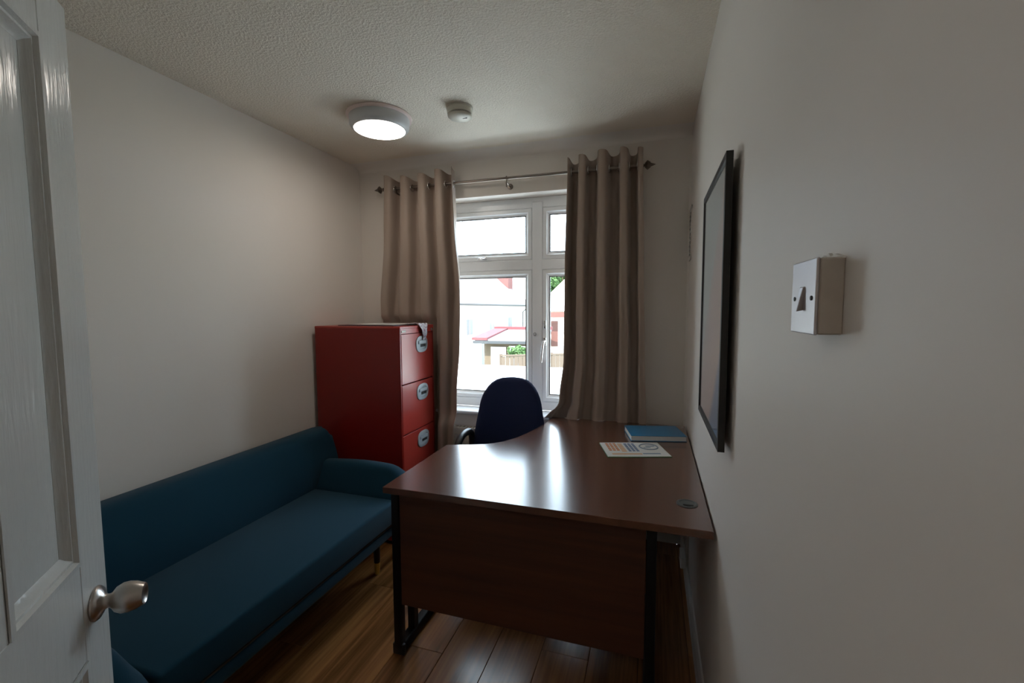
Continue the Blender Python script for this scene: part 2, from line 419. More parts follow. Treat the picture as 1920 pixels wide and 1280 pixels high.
# ------------------------------------------------------------------ radiator under the window
rad = thing('radiator', 'cream panel radiator fixed to the wall under the window', 'radiator', (0, 0, 0))
RX0, RX1, RZ0, RZ1 = -1.455, -.83, .14, .610
bm = bmesh.new(); n = 18; front = []
prof = []
for i in range(n*4+1):
    t = i/(n*4); x = RX0+.012+t*(RX1-RX0-.024); ph = (i % 4); y = -.082 if ph in (1, 2) else -.074
    prof.append((x, y))
box(bm, RX0, RX1, -.073, -.060, RZ0, RZ1-.012, .003, 1)
prism(bm, prof+[(RX1-.012, -.070), (RX0+.012, -.070)], 2, RZ0+.03, RZ1-.045)
link('front_panel', bm, M['cream'], rad, smooth=30)
link('rear_panel', B(RX0, RX1, -.030, -.020, RZ0, RZ1-.012, .003, 1), M['cream'], rad)
bm = bmesh.new(); box(bm, RX0, RX1, -.076, -.071, RZ1-.014, RZ1); box(bm, RX0, RX1, -.022, -.018, RZ1-.014, RZ1)
for i in range(26):
    x = RX0+.01+i*(RX1-RX0-.02)/25; box(bm, x-.004, x+.004, -.072, -.021, RZ1-.006, RZ1-.002)
link('top_grille', bm, M['cream'], rad)
link('side_cover', B(RX0-.003, RX0, -.078, -.018, RZ0, RZ1), M['cream'], rad); link('side_cover', B(RX1, RX1+.003, -.078, -.018, RZ0, RZ1), M['cream'], rad)
bm = bmesh.new(); tube(bm, [(RX0-.002, -.045, .16), (RX0-.03, -.045, .16)], .008); tube(bm, [(RX0-.03, -.045, 0), (RX0-.03, -.045, .15)], .008); lathe(bm, [(.014, .14), (.016, .15), (.016, .19), (.010, .20), (0, .20)], 16, 'Z', (RX0-.03, -.045, 0))
link('valve', bm, M['chrome'], rad, smooth=50)
for x in (-1.3, -1.0): link('bracket', B(x, x+.03, -.030, 0, .2, .55), M['cream'], rad)

# ------------------------------------------------------------------ curtain rod
rod = thing('curtain_rod', 'slim dark nickel curtain rod with spear finials above the window', 'curtain rod', (0, 0, 0))
RY, RZ = -.075, 2.190
link('pole', tube(bmesh.new(), [(-1.93, RY, RZ+.006), (-.27, RY, RZ-.002)], .0085, 14), M['bronze'], rad and rod, smooth=50)
for sx, x, z in ((-1, -1.93, RZ+.006), (1, -.27, RZ-.002)):
    bm = bmesh.new()
    prof = [(.0085, 0), (.012, .002), (.012, .010), (.007, .014), (.007, .018), (.013, .024), (.022, .034), (.019, .042), (.012, .050), (.010, .054), (.006, .066), (.0, .080)]
    lathe(bm, [(r, h*sx) for r, h in prof], 8, 'X', (x, RY, z))
    for a in range(4):
        c, s = math.cos(a*PI/2+.4), math.sin(a*PI/2+.4)
        tube(bm, [(x+sx*.022, RY+c*.010, z+s*.010), (x+sx*.034, RY+c*.023, z+s*.023), (x+sx*.050, RY+c*.012, z+s*.012)], .0028, 6)
    link('finial', bm, M['bronze'], rod, smooth=30)
for x in (-1.063, -1.84, -.34):
    bm = bmesh.new(); lathe(bm, [(.018, 0), (.018, -.004), (.010, -.006), (0, -.006)], 20, 'Y', (x, 0, RZ-.03))
    tube(bm, [(x, -.004, RZ-.03), (x, RY+.01, RZ-.022), (x, RY, RZ-.012)], .005, 8); torus(bm, (x, RY, RZ+.001), .0125, .0028, 'X', 16, 6)
    if x == -1.063:
        tube(bm, [(x, RY, RZ-.012), (x, RY-.006, RZ-.028), (x, RY-.002, RZ-.052)], .0045, 8)
    link('bracket', bm, M['bronze'], rod, smooth=50)

# ------------------------------------------------------------------ curtains
def thicken(bm, th):
    bmesh.ops.recalc_face_normals(bm, faces=bm.faces); bm.normal_update()
    fs = bm.faces[:]; edges = [(e.verts[0], e.verts[1]) for e in bm.edges if e.is_boundary]
    mp_ = {v: bm.verts.new(v.co+v.normal*th) for v in bm.verts[:]}
    for f in fs: bm.faces.new([mp_[v] for v in reversed(f.verts)])
    for a, b in edges: bm.faces.new((a, b, mp_[b], mp_[a]))
def lerp(a, b, t): return a+(b-a)*t
def interp(tab, z):
    """tab sorted by descending z: (z, value)"""
    if z >= tab[0][0]: return tab[0][1]
    for (z0, v0), (z1, v1) in zip(tab, tab[1:]):
        if z >= z1:
            t = (z0-z)/(z0-z1); t = t*t*(3-2*t) if True else t
            return lerp(v0, v1, t)
    return tab[-1][1]
def fold(ph): return math.tanh(1.35*(math.cos(ph)+.10))/.90
def curtain(name, label, L, Rr, n, ztop, zbot, yc, A, ph0, seed, warp, spill=None):
    root = thing(name, label, 'curtain', ((L[0][1]+Rr[0][1])/2, RY, RZ))
    rnd = random.Random(seed); NU, NZ = 44*n, 84; bm = bmesh.new(); grid = []
    f = [(rnd.uniform(-1, 1), rnd.uniform(0, 6)) for _ in range(6)]
    for j in range(NZ+1):
        t = j/NZ; z = lerp(ztop, zbot, t); row = []
        d = max(0, ztop-.12-z)
        for i in range(NU+1):
            u = i/NU
            ph = 2*PI*n*(u+warp(u, d))+ph0
            a = interp(A, z)*(1+.18*f[0][0]*math.sin(3.1*u*PI+f[0][1]+d*1.6)*min(1, d*2))
            x = lerp(interp(L, z), interp(Rr, z), u)+.30*(interp(Rr, z)-interp(L, z))/(2*PI*n)*math.sin(2*ph)*1.0
            y = yc(x, z)-a*fold(ph)
            # small secondary pleats growing downward
            y += .004*min(1, d)*math.sin(4.3*PI*n*u+f[1][1]+1.3*d)+.002*min(1, d)*math.sin(7.1*PI*u*n+f[2][1]-2*d)
            zz = z+.010*math.cos(ph+.6)*max(0, 1-d*9)*(1 if j < 8 else .0)+ (.012*math.sin(5*u+seed) if j < 3 else 0)
            y = min(y, -.006)
            v = Vector((x, y, zz))
            if spill: v = spill(v, u, t)
            if spill and j > NZ-2: v.z = .7312 if v.y < -.086 else .700
            row.append(bm.verts.new(v))
        grid.append(row)
    for a, b in zip(grid, grid[1:]):
        for i in range(NU): bm.faces.new((a[i], a[i+1], b[i+1], b[i]))
    # give the cloth a thickness
    thicken(bm, .0022)
    off = Vector(root.location); bmesh.ops.translate(bm, verts=bm.verts, vec=-off)
    link('cloth', bm, M['fabric_c'], root, smooth=80)
    # eyelets where the cloth crosses the rod
    prev = None
    for i in range(0, 40*n+1):
        u = i/(40*n); ph = 2*PI*n*(u+warp(u, 0))+ph0; c = fold(ph)
        if prev is not None and prev*c < 0:
            x = lerp(L[0][1], Rr[0][1], u)
            e = bmesh.new(); torus(e, (x-off.x, 0, 0), .021, .0042, 'X', 20, 8)
            link('eyelet', e, M['chrome'], root, smooth=60)
        prev = c
    return root
def yc_left(x, z):
    base = -.074
    if z < 1.34 and x < -1.57: base = -.050
    if z < .70: base -= .045*min(1, (.70-z)/.06)*min(1, max(0, (x+1.56)/.06))
    return base
curtain('curtain', 'taupe eyelet curtain left of the window, hanging behind the red filing cabinet',
        [(2.26, -1.895), (1.9, -1.905), (1.3, -1.95), (.1, -1.93)],
        [(2.26, -1.405), (1.95, -1.395), (1.5, -1.365), (1.2, -1.375), (.8, -1.40), (.1, -1.42)],
        4, 2.262, .06, yc_left, [(2.26, .052), (1.5, .045), (1.32, .030), (.1, .030)], -.9, 3,
        lambda u, d: .022*math.sin(2*PI*u+1)*min(1, d+.3)+.03*d*u*(1-u)*math.sin(7*u))
def spill_r(v, u, t):
    # lower left corner of the right curtain spreads out over the desk
    k = max(0, 1-u/.30); s = max(0, (t-.92)/.08)**1.6
    v.x -= .115*k*k*s*s; v.y -= .030*k*s*s
    if u > .30: v.y = v.y
    return v
curtain('curtain', 'taupe eyelet curtain right of the window, its hem resting on the desk',
        [(2.27, -.680), (1.6, -.695), (1.1, -.700), (.85, -.725), (.73, -.745)],
        [(2.27, -.262), (1.6, -.248), (1.1, -.235), (.73, -.222)],
        4, 2.268, .734, lambda x, z: -.072-.012*max(0, 1-(z-.73)/.5), [(2.27, .054), (1.6, .050), (1.0, .040), (.73, .034)], .4, 11,
        lambda u, d: .03*math.sin(2*PI*u)+.035*d*(u-.5)*math.sin(PI*u), spill_r)

# ------------------------------------------------------------------ filing cabinet
cab = thing('filing_cabinet', 'tall red metal four-drawer filing cabinet in the corner beyond the sofa', 'filing cabinet', (-1.86, -.315, 0))
cx0, cx1, cy0, cy1, cz1 = -2.150, -1.560, -.520, -.118, 1.292
o = Vector((-1.86, -.315, 0))
def T0(bm, off=o): bmesh.ops.translate(bm, verts=bm.verts, vec=-off); return bm
bm = bmesh.new()
box(bm, cx0, cx1, cy0, cy0+.012, .02, cz1, .003, 2); box(bm, cx0, cx1, cy1-.012, cy1, .02, cz1, .003, 2)
box(bm, cx0, cx0+.012, cy0+.012, cy1-.012, .02, cz1); box(bm, cx0+.006, cx1-.03, cy0+.006, cy1-.006, .02, .06)
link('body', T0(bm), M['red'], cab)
bm = bmesh.new(); box(bm, cx0-.001, cx1+.002, cy0-.001, cy1+.001, cz1-.014, cz1+.001, .004, 2); box(bm, cx1-.012, cx1, cy0+.012, cy1-.012, cz1-.042, cz1-.012)
link('top_panel', T0(bm), M['red_d'], cab)
link('plinth', T0(B(cx0+.01, cx1-.02, cy0+.01, cy1-.01, 0, .05)), M['blackmetal'], cab)
link('inner_shadow_panel', T0(B(cx1-.05, cx1-.03, cy0+.012, cy1-.012, .05, cz1-.03)), M['dark'], cab)
dz = .298; zt = 1.247
for i in range(4):
    z1 = zt-i*dz; z0 = z1-dz+.006
    bm = bmesh.new(); box(bm, cx1-.030, cx1-.001, cy0+.016, cy1-.016, z0, z1, .003, 2)
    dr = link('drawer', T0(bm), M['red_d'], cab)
    hy, hz = -.272, z1-.070
    # oval plate with a recessed pull
    def oval(a, b, n=28, p=2.6):
        return [(hy+a*math.copysign(abs(math.cos(t))**(2/p), math.cos(t)), hz+b*math.copysign(abs(math.sin(t))**(2/p), math.sin(t))) for t in [2*PI*k/n for k in range(n)]]
    bm = bmesh.new(); ro, ri = oval(.070, .051), oval(.056, .033)
    def ring(P, x): return [bm.verts.new((x, a, b)) for a, b in P]
    q = [ring(ro, cx1-.002), ring(ro, cx1+.003), ring(oval(.066, .047), cx1+.005), ring(ri, cx1+.005), ring(oval(.053, .031), cx1-.0005)]
    for a, b in zip(q, q[1:]):
        for j in range(len(a)): bm.faces.new((a[j], a[(j+1) % len(a)], b[(j+1) % len(a)], b[j]))
    bm.faces.new(q[-1])
    hd = link('handle', T0(bm), M['grip'], dr, smooth=40)
# badge, lock
cb = lambda *a, **k: T0(B(*a, **k))
link('maker_badge', cb(cx1, cx1+.003, cy0+.018, cy0+.062, cz1-.034, cz1-.022, .001, 1), M['cream'], cab, label='small cream badge on the rim')
bm = bmesh.new(); lathe(bm, [(.010, 0), (.010, .006), (.008, .008), (0, .008)], 16, 'X', (cx1, cy1-.035, cz1-.028)); link('lock', T0(bm), M['chrome'], cab, smooth=40)
for i in range(4):     # curved lips of the pulls
    hy, hz = -.272, zt-i*dz-.070
    bm = bmesh.new(); box(bm, cx1, cx1+.009, hy-.046, hy+.046, hz+.001, hz+.022, .004, 2); link('drawer_pull', T0(bm), M['grip'], cab, smooth=40)
    bm = bmesh.new(); box(bm, cx1-.0015, cx1+.0012, hy-.014, hy+.045, hz-.018, hz+.001); link('pull_recess_shade', T0(bm), M['dark'], cab)  # dark block painted in as the shade inside the pull
# things on the cabinet
link('folder', B(-2.02, -1.63, -.47, -.20, cz1+.0015, cz1+.006, .001, 1), mat('dark_card', (.06, .02, .035), .5),
     label='thin dark card folder lying flat on top of the red cabinet', cat='folder')
bm = bmesh.new(); corners(bm, [(-2.0, -.40, cz1+.0065), (-1.66, -.44, cz1+.0065), (-1.64, -.16, cz1+.0065), (-1.98, -.15, cz1+.0065),
                               (-2.0, -.40, cz1+.009), (-1.66, -.44, cz1+.009), (-1.64, -.16, cz1+.009), (-1.98, -.15, cz1+.009)])
link('paper_sheets', bm, M['paper'], label='few loose pale sheets lying on the folder on the cabinet top', cat='paper')
bm = bmesh.new(); NU, NV = 14, 26; g = []
for j in range(NV+1):
    t = j/NV; row = []
    for i in range(NU+1):
        u = i/NU-.5
        if t < .4: w_ = .115; px = lerp(cx1-.09, cx1+.006, t/.4); pz = cz1+.0105+.004*math.sin(9*u+20*t)**2
        else:
            s = (t-.4)/.6; w_ = lerp(.110, .030, min(1, s*1.25)); px = cx1+.006+.008*math.sin(PI*s); pz = cz1+.008-.098*s
        yy = -.265+u*w_+.012*min(1, max(0, (t-.4)))
        px += .004*math.sin(23*u+11*t) if t > .42 else 0
        row.append(bm.verts.new((px+.003, yy, pz)))
    g.append(row)
for a, b in zip(g, g[1:]):
    for i in range(NU): bm.faces.new((a[i], a[i+1], b[i+1], b[i]))
thicken(bm, .0008)
mtb = mat('printed_wrapper', (.72, .72, .78), .25)
nt = mtb.node_tree; tx = nt.nodes.new('ShaderNodeTexNoise'); tx.inputs['Scale'].default_value = 70; cr = nt.nodes.new('ShaderNodeValToRGB')
cr.color_ramp.elements[0].position = .38; cr.color_ramp.elements[0].color = (.45, .30, .40, 1); cr.color_ramp.elements[1].position = .46; cr.color_ramp.elements[1].color = (.72, .72, .78, 1)
e = cr.color_ramp.elements.new(.62); e.color = (.74, .73, .78, 1); e = cr.color_ramp.elements.new(.68); e.color = (.55, .30, .40, 1)
tcn = nt.nodes.new('ShaderNodeTexCoord'); nt.links.new(tcn.outputs['Object'], tx.inputs['Vector']); nt.links.new(tx.outputs[0], cr.inputs[0]); nt.links.new(cr.outputs[0], nt.nodes['Principled BSDF'].inputs['Base Color'])
link('plastic_wrapper', bm, mtb, label='crumpled white printed wrapper hanging over the front edge of the red cabinet', cat='wrapper', smooth=30)

# ------------------------------------------------------------------ sofa
sofa = thing('sofa', 'teal velvet click-clack sofa with black brass-tipped legs along the left wall', 'sofa', (-1.78, -1.40, 0))
so = Vector((-1.78, -1.40, 0))
SY0, SY1 = -1.945, -.800
bm = bmesh.new(); box(bm, -1.99, -1.428, SY0, SY1, .303, .418, .013, 3)
for v in bm.verts:
    if v.co.z > .39:
        v.co.z += .010*math.cos((v.co.y+1.39)/1.2*PI*.9)*math.cos((v.co.x+1.71)/.57*PI*.8)
link('seat_cushion', T0(bm, so), M['teal'], sofa, smooth=60)
bm = bmesh.new(); box(bm, -1.99, -1.432, SY0+.01, SY1-.01, .240, .300, .012, 3)
link('seat_base', T0(bm, so), M['teal'], sofa, smooth=60)
prof = rounded([(-1.955, .30), (-1.925, .40), (-1.925, .53), (-1.985, .712), (-2.120, .700), (-2.155, .40), (-2.13, .30)], [.01, .05, .12, .055, .045, .08, .01], 6)
bm = prism(bmesh.new(), prof, 1, -2.15, -.615, .028, 4)
link('backrest', T0(bm, so), M['teal'], sofa, smooth=60)
def arm(sign):
    # wedge-shaped padded arm leaning outwards; sign +1 far end, -1 near end
    yi = SY1 if sign > 0 else SY0
    bm = bmesh.new()
    NX, NA = 18, 28
    # cross section (dy outward, z)
    sec = rounded([(.000, .335), (.0, .420), (.072, .556), (.170, .530), (.150, .335)], [.02, .03, .045, .05, .03], 5)
    rings = []
    for i in range(NX+1):
        t = i/NX; x = lerp(-1.96, -1.412, t)
        e = max(0, (t-.76)/.24); k = math.sqrt(max(0, 1-e*e*.93))
        cz_, cy_ = .40, .085
        zr = .018*math.sin(t*PI)
        rings.append([bm.verts.new((x+.012*math.sin(e*PI/2), yi+sign*(cy_+(a-cy_)*(k*.5+.5)), cz_+(b-cz_+(zr if b > .45 else 0))*(k if b > cz_ else (k*.6+.4)))) for a, b in sec])
    for a, b in zip(rings, rings[1:]):
        n = len(a)
        for j in range(n): bm.faces.new((a[j], a[(j+1) % n], b[(j+1) % n], b[j]))
    bm.faces.new(rings[0]); bm.faces.new(rings[-1])
    return link('armrest', T0(bm, so), M['teal'], sofa, smooth=70)
arm(1); arm(-1)
for x in (-1.555, -1.97):
    for y in (-.795, -1.95):
        bm = bmesh.new(); lathe(bm, [(.020, .245), (.0155, .058), (0, .058)], 16, 'Z', (x, y, 0)); l = link('leg', T0(bm, so), M['leg'], sofa, smooth=50)
        bm = bmesh.new(); lathe(bm, [(.0158, .062), (.0135, .012), (.012, .012), (.012, 0), (0, 0)], 16, 'Z', (x, y, 0)); link('brass_tip', T0(bm, so), M['gold'], l, smooth=50)
link('care_seam', T0(B(-1.436, -1.4285, SY0+.02, SY1-.02, .300, .307), so), M['leg'], sofa, label='dark seam under the cushion')

# ------------------------------------------------------------------ desk
desk = thing('desk', 'dark walnut L-shaped office desk with black metal legs against the right wall', 'desk', (-.57, -.75, 0))
do = Vector((-.57, -.75, 0)); DZ = .730
curve = [(-.768, -.128), (-.769, -.19), (-.777, -.27), (-.790, -.35), (-.806, -.425), (-.829, -.51), (-.856, -.59), (-.890, -.655), (-.930, -.702), (-.975, -.733), (-1.03, -.755), (-1.085, -.772), (-1.142, -.793)]
poly = [(-.008, -1.328), (-.008, -.092), (-.768, -.092)]+curve+[(-1.142, -1.328)]
bm = prism(bmesh.new(), poly, 2, DZ-.025, DZ, .0015, 1)
link('desktop', T0(bm, do), M['desk'], desk)
link('modesty_panel', T0(B(-1.100, -.200, -1.284, -1.266, .248, DZ-.025, .001, 1), do), M['deskp'], desk)
def cleg(x, ya, yb, upr, w_=.05):
    bm = bmesh.new(); prof = rounded([(x-w_/2, 0.006), (x+w_/2, .006), (x+w_/2-.006, .042), (x-w_/2+.006, .042)], .008, 3)
    prism(bm, prof, 1, ya, yb, .004, 1)
    lg = link('leg', T0(bm, do), M['blackmetal'], desk, smooth=40)
    for y in upr:
        b2 = B(x-.016, x+.016, y-.018, y+.018, .03, DZ-.030, .004, 2); link('upright', T0(b2, do), M['blackmetal'], lg, smooth=40)
    b2 = B(x-.018, x+.018, ya+.02, yb-.06, DZ-.058, DZ-.026, .003, 1); link('bracket', T0(b2, do), M['blackmetal'], lg)
    for y in (ya, yb):
        b2 = bmesh.new(); box(b2, x-w_/2-.002, x+w_/2+.002, y-.008, y+.010, 0, .046, .006, 2); link('foot_cap', T0(b2, do), M['blackplastic'], lg, smooth=40)
cleg(-1.145, -1.238, -.80, (-1.232, -1.128))
cleg(-.182, -1.290, -.62, (-1.262, -1.16), .045)
cleg(-.40, -.66, -.16, (-.24, -.18))
bm = bmesh.new(); box(bm, -1.13, -.18, -1.235, -1.205, DZ-.060, DZ-.027); box(bm, -.42, -.38, -1.2, -.2, DZ-.055, DZ-.027)
link('crossbar', T0(bm, do), M['blackmetal'], desk)
bm = bmesh.new(); lathe(bm, [(.034, DZ), (.034, DZ+.002), (.031, DZ+.0035), (.026, DZ+.003), (.025, DZ+.0015), (0, DZ+.0015)], 36, 'Z', (-.070, -1.148, 0))
gr = link('cable_grommet', T0(bm, do), mat('grommet_grey', (.085, .10, .10), .4), desk, smooth=40)
link('grommet_slot', T0(B(-.084, -.050, -1.172, -1.158, DZ+.0005, DZ+.0036, .002, 1), do), M['dark'], gr)

# ------------------------------------------------------------------ book and leaflet on desk
bk = thing('book', 'thick blue-covered book lying at the window end of the desk by the wall', 'book', (-.172, -.345, DZ), R(13))
# corners fitted: long edge runs along the desk's width
link('pages', B(-.135, .131, -.092, .096, .0035, .0265), M['paper'], bk)
link('front_cover', B(-.138, .134, -.097, .100, .0268, .0292, .0008, 1), M['blue'], bk)
link('back_cover', B(-.138, .134, -.097, .100, .0010, .0034, .0008, 1), M['blue'], bk)
link('spine', B(-.138, .134, .0972, .100, .0034, .0268), M['blue'], bk)
A, Bq, Cq, D = Vector((-.434, -.550)), Vector((-.160, -.466)), Vector((-.093, -.668)), Vector((-.371, -.749))
lf = thing('leaflet', 'folded white leaflet with orange and blue print on the desk', 'leaflet', (-.265, -.608, DZ), math.atan2(Bq.y-A.y, Bq.x-A.x))
LW, LD = .286, .209
bm = bmesh.new(); box(bm, -LW/2, LW/2, -LD/2, LD/2, .0008, .0022); link('back_page', bm, M['green'], lf, label='back page with a green edge')
link('front_page', B(-LW/2+.002, LW/2-.002, -LD/2+.005, LD/2, .0023, .0036), M['paper'], lf)
def pr(name, mt, bm): return link(name, bm, mt, lf)
bm = bmesh.new()
for i in range(3):
    for j in range(5):
        x = -.118+i*.018; z = -.02+j*.024; box(bm, x, x+.013, z, z+.018, .0036, .0040)
pr('orange_lettering', M['orange'], bm)
bm = bmesh.new()
for j in range(6): box(bm, -.062, -.040, -.035+j*.021, -.035+j*.021+.016, .0036, .0040)
pr('peach_lettering', M['peach'], bm)
bm = bmesh.new()
for i in range(3):
    for j in range(6): x = -.030+i*.018; box(bm, x, x+.013, -.03+j*.0205, -.03+j*.0205+.015, .0036, .0040)
pr('blue_lettering', M['bluedark'], bm)
bm = bmesh.new(); torus(bm, (.078, .035, .0036), .042, .0035, 'Z', 32, 6); box(bm, .052, .085, .020, .03, .0036, .0040); box(bm, .066, .108, .038, .055, .0036, .0040); pr('round_emblem', M['greyblue'], bm)
pr('peach_band', M['peach'], B(-.115, .02, -.075, -.058, .0036, .0040)); pr('grey_band', M['greyblue'], B(.025, .105, -.070, -.056, .0036, .0040))

# ------------------------------------------------------------------ office chair
ch = thing('office_chair', 'navy blue office chair with black loop armrests between the desk and the window', 'chair', (-.980, -.302, 0), PI+R(3))
def soft(bm, **k): return bm
# backrest: tapered rounded shield, gently curved
bm = bmesh.new(); NU, NV = 24, 24; f = []; b_ = []
def halfw(t):   # t 0 bottom .. 1 top
    w0 = lerp(.248, .160, t)
    if t > .70: w0 *= math.sqrt(max(0, 1-((t-.70)/.30)**2))**.60
    if t < .15: w0 *= 1-.22*((.15-t)/.15)**2
    return max(w0, .002)
BZ0, BZ1 = .49, .984
rows = []
for j in range(NV+1):
    t = j/NV; t2 = t if t < .7 else .7+.3*math.sin((t-.7)/.3*PI/2); hw = halfw(t2); z = lerp(BZ0, BZ1, t2); r = []
    for i in range(NU+1):
        s = i/NU*2-1; x = s*hw
        th = .034*math.sqrt(max(0, 1-abs(s)**4))*math.sqrt(max(.02, 1-abs(2*t2-1)**8))
        yb = -.070-.03*t2+.045*(s*s)*(hw/.2)+.02*math.sin(t2*PI)
        r.append((x, yb, th, z))
    rows.append(r)
for sgn, store in ((-1, f), (1, b_)):
    for r in rows: store.append([bm.verts.new((x, y+sgn*th, z)) for x, y, th, z in r])
for g, fl_ in ((f, 0), (b_, 1)):
    for a, c in zip(g, g[1:]):
        for i in range(NU): bm.faces.new((a[i], a[i+1], c[i+1], c[i]) if fl_ else (a[i+1], a[i], c[i], c[i+1]))
for j in range(NV):
    bm.faces.new((f[j][0], b_[j][0], b_[j+1][0], f[j+1][0])); bm.faces.new((b_[j][NU], f[j][NU], f[j+1][NU], b_[j+1][NU]))
for i in range(NU):
    bm.faces.new((f[0][i], f[0][i+1], b_[0][i+1], b_[0][i])); bm.faces.new((f[NV][i+1], f[NV][i], b_[NV][i], b_[NV][i+1]))
link('backrest', bm, M['navy'], ch, smooth=60)
bm = bmesh.new(); box(bm, -.225, .225, -.05, .355, .435, .505, .03, 4); link('seat', bm, M['navy'], ch, smooth=60)
link('seat_shell', B(-.215, .215, -.03, .335, .415, .436, .008, 2), M['blackplastic'], ch, smooth=50)
bm = bmesh.new(); box(bm, -.03, .03, -.10, .12, .385, .415, .006, 2); corners(bm, [(-.03, -.155, .39), (.03, -.155, .39), (.03, -.12, .39), (-.03, -.12, .39), (-.03, -.150, .66), (.03, -.150, .66), (.03, -.120, .66), (-.03, -.120, .66)], .005, 2); box(bm, -.03, .03, -.155, -.06, .385, .41, .004, 1)
link('back_bracket', bm, M['blackplastic'], ch, smooth=50)
for s in (-1, 1):
    pts = []
    for k in range(21):
        a = 2*PI*k/20
        yy = .105+.13*math.copysign(abs(math.cos(a))**.7, math.cos(a)); zz = .562+.118*math.copysign(abs(math.sin(a))**.75, math.sin(a))
        pts.append((s*(.234+.02*(.70-zz)), yy-.06*(zz-.59), zz))
    bm = bmesh.new(); tube(bm, pts, .020, 12, False); box(bm, min(s*.20, s*.265), max(s*.20, s*.265), .06, .18, .425, .455, .004, 1)
    link('armrest', bm, M['blackplastic'], ch, smooth=60)
bm = bmesh.new(); lathe(bm, [(.028, .10), (.028, .24), (.016, .245), (.016, .39), (0, .39)], 20, 'Z', (0, .13, 0)); link('gas_lift', bm, M['blackmetal'], ch, smooth=40)
for k in range(5):
    a = 2*PI*k/5+.3; c, s = math.cos(a), math.sin(a)
    bm = bmesh.new(); tube(bm, [(0, .13, .105), (c*.12, .13+s*.12, .10), (c*.26, .13+s*.26, .075)], [.026, .020, .014], 8); l = link('base_leg', bm, M['blackplastic'], ch, smooth=50)
    bm = bmesh.new()
    for q in (-1, 1):
        tube(bm, [(c*.26-s*q*.012, .13+s*.26+c*q*.012, .026), (c*.26-s*q*.022, .13+s*.26+c*q*.022, .026)], .026, 14)
    tube(bm, [(c*.26, .13+s*.26, .03), (c*.26, .13+s*.26, .075)], .006, 8)
    link('castor', bm, M['blackplastic'], l, smooth=50)

# ------------------------------------------------------------------ picture on the right wall
pic = thing('picture', 'black framed print hanging high on the right wall above the desk', 'picture', (0, -1.27, 1.4))
px0, px1, py0, py1, pz0, pz1 = -.031, -.015, -1.520, -1.022, 1.030, 1.765
po = Vector((0, -1.27, 1.4)); FW = .020
bm = bmesh.new()
prof = [(0, px1), (0, px0), (FW-.004, px0), (FW, px0+.004), (FW, px1-.002)]
rings = [[bm.verts.new(p) for p in ((x, py0+u, pz0+u), (x, py1-u, pz0+u), (x, py1-u, pz1-u), (x, py0+u, pz1-u))] for u, x in prof]
for a, b in zip(rings, rings[1:]+rings[:1]):
    for j in range(4): bm.faces.new((a[j], a[(j+1) % 4], b[(j+1) % 4], b[j]))
link('frame', T0(bm, po), M['black_frame'], pic)
# print: grey-green upper field over a salmon lower field, glass reflection painted into its colours
mp = mat('print_with_reflection', (.5, .42, .4), .45); nt = mp.node_tree; tcn = nt.nodes.new('ShaderNodeTexCoord'); sp = nt.nodes.new('ShaderNodeSeparateXYZ'); nt.links.new(tcn.outputs['Object'], sp.inputs[0])
ma = nt.nodes.new('ShaderNodeMath'); ma.operation = 'MULTIPLY_ADD'; nt.links.new(sp.outputs[1], ma.inputs[0]); ma.inputs[1].default_value = 1.15; nt.links.new(sp.outputs[2], ma.inputs[2])
mr = nt.nodes.new('ShaderNodeMapRange'); mr.inputs['From Min'].default_value = -.4; mr.inputs['From Max'].default_value = .4; nt.links.new(ma.outputs[0], mr.inputs['Value'])
cr = nt.nodes.new('ShaderNodeValToRGB'); cr.color_ramp.elements[0].position = 0; cr.color_ramp.elements[0].color = (.30, .36, .52, 1); cr.color_ramp.elements[1].position = 1; cr.color_ramp.elements[1].color = (.70, .73, .70, 1)
for p_, c_ in ((.08, (.80, .60, .53, 1)), (.45, (.78, .62, .58, 1)), (.58, (.74, .66, .62, 1)), (.64, (.70, .72, .70, 1))):
    e = cr.color_ramp.elements.new(p_); e.color = c_
nt.links.new(mr.outputs[0], cr.inputs[0]); nt.links.new(cr.outputs[0], nt.nodes['Principled BSDF'].inputs['Base Color'])
link('print', T0(B(px0+.0052, px0+.0060, py0+FW-.002, py1-FW+.002, pz0+FW-.002, pz1-FW+.002), po), mp, pic)
link('glazing', T0(B(px0+.0035, px0+.0045, py0+FW-.002, py1-FW+.002, pz0+FW-.002, pz1-FW+.002), po), M['glass_p'], pic)
link('backing_board', T0(B(px1-.004, px1-.001, py0+.006, py1-.006, pz0+.006, pz1-.006), po), M['black_frame'], pic)
bm = bmesh.new(); tube(bm, [(px1, -1.27, pz1-.06), (0, -1.27, pz1-.055)], .003, 8); link('hanging_hook', T0(bm, po), M['steel'], pic)

# ------------------------------------------------------------------ wall vent beside the window wall
vn = thing('wall_vent', 'small louvred air vent painted in on the right wall near the window corner', 'vent', (0, -.062, 1.80))
vo = Vector((0, -.062, 1.80))
bm = bmesh.new()
vy0, vy1, vz0, vz1 = -.120, -.004, 1.655, 1.945
for q in ((vy0, vy1, vz0, vz0+.022), (vy0, vy1, vz1-.022, vz1), (vy0, vy0+.012, vz0, vz1), (vy1-.008, vy1, vz0, vz1)): box(bm, -.006, 0, q[0], q[1], q[2], q[3], .001, 1)
link('frame', T0(bm, vo), M['wall_r'], vn)
link('backing', T0(B(-.002, 0, vy0+.02, vy1-.02, vz0+.02, vz1-.02), vo), M['dark'], vn)
for i in range(10):
    z = vz0+.032+i*.0232
    bm = bmesh.new(); corners(bm, [(-.008, vy0+.010, z), (-.0015, vy0+.010, z+.006), (-.0015, vy1-.007, z+.006), (-.008, vy1-.007, z), (-.008, vy0+.010, z+.002), (-.0015, vy0+.010, z+.0075), (-.0015, vy1-.007, z+.0075), (-.008, vy1-.007, z+.002)])
    link('slat', T0(bm, vo), M['wall_r'], vn)

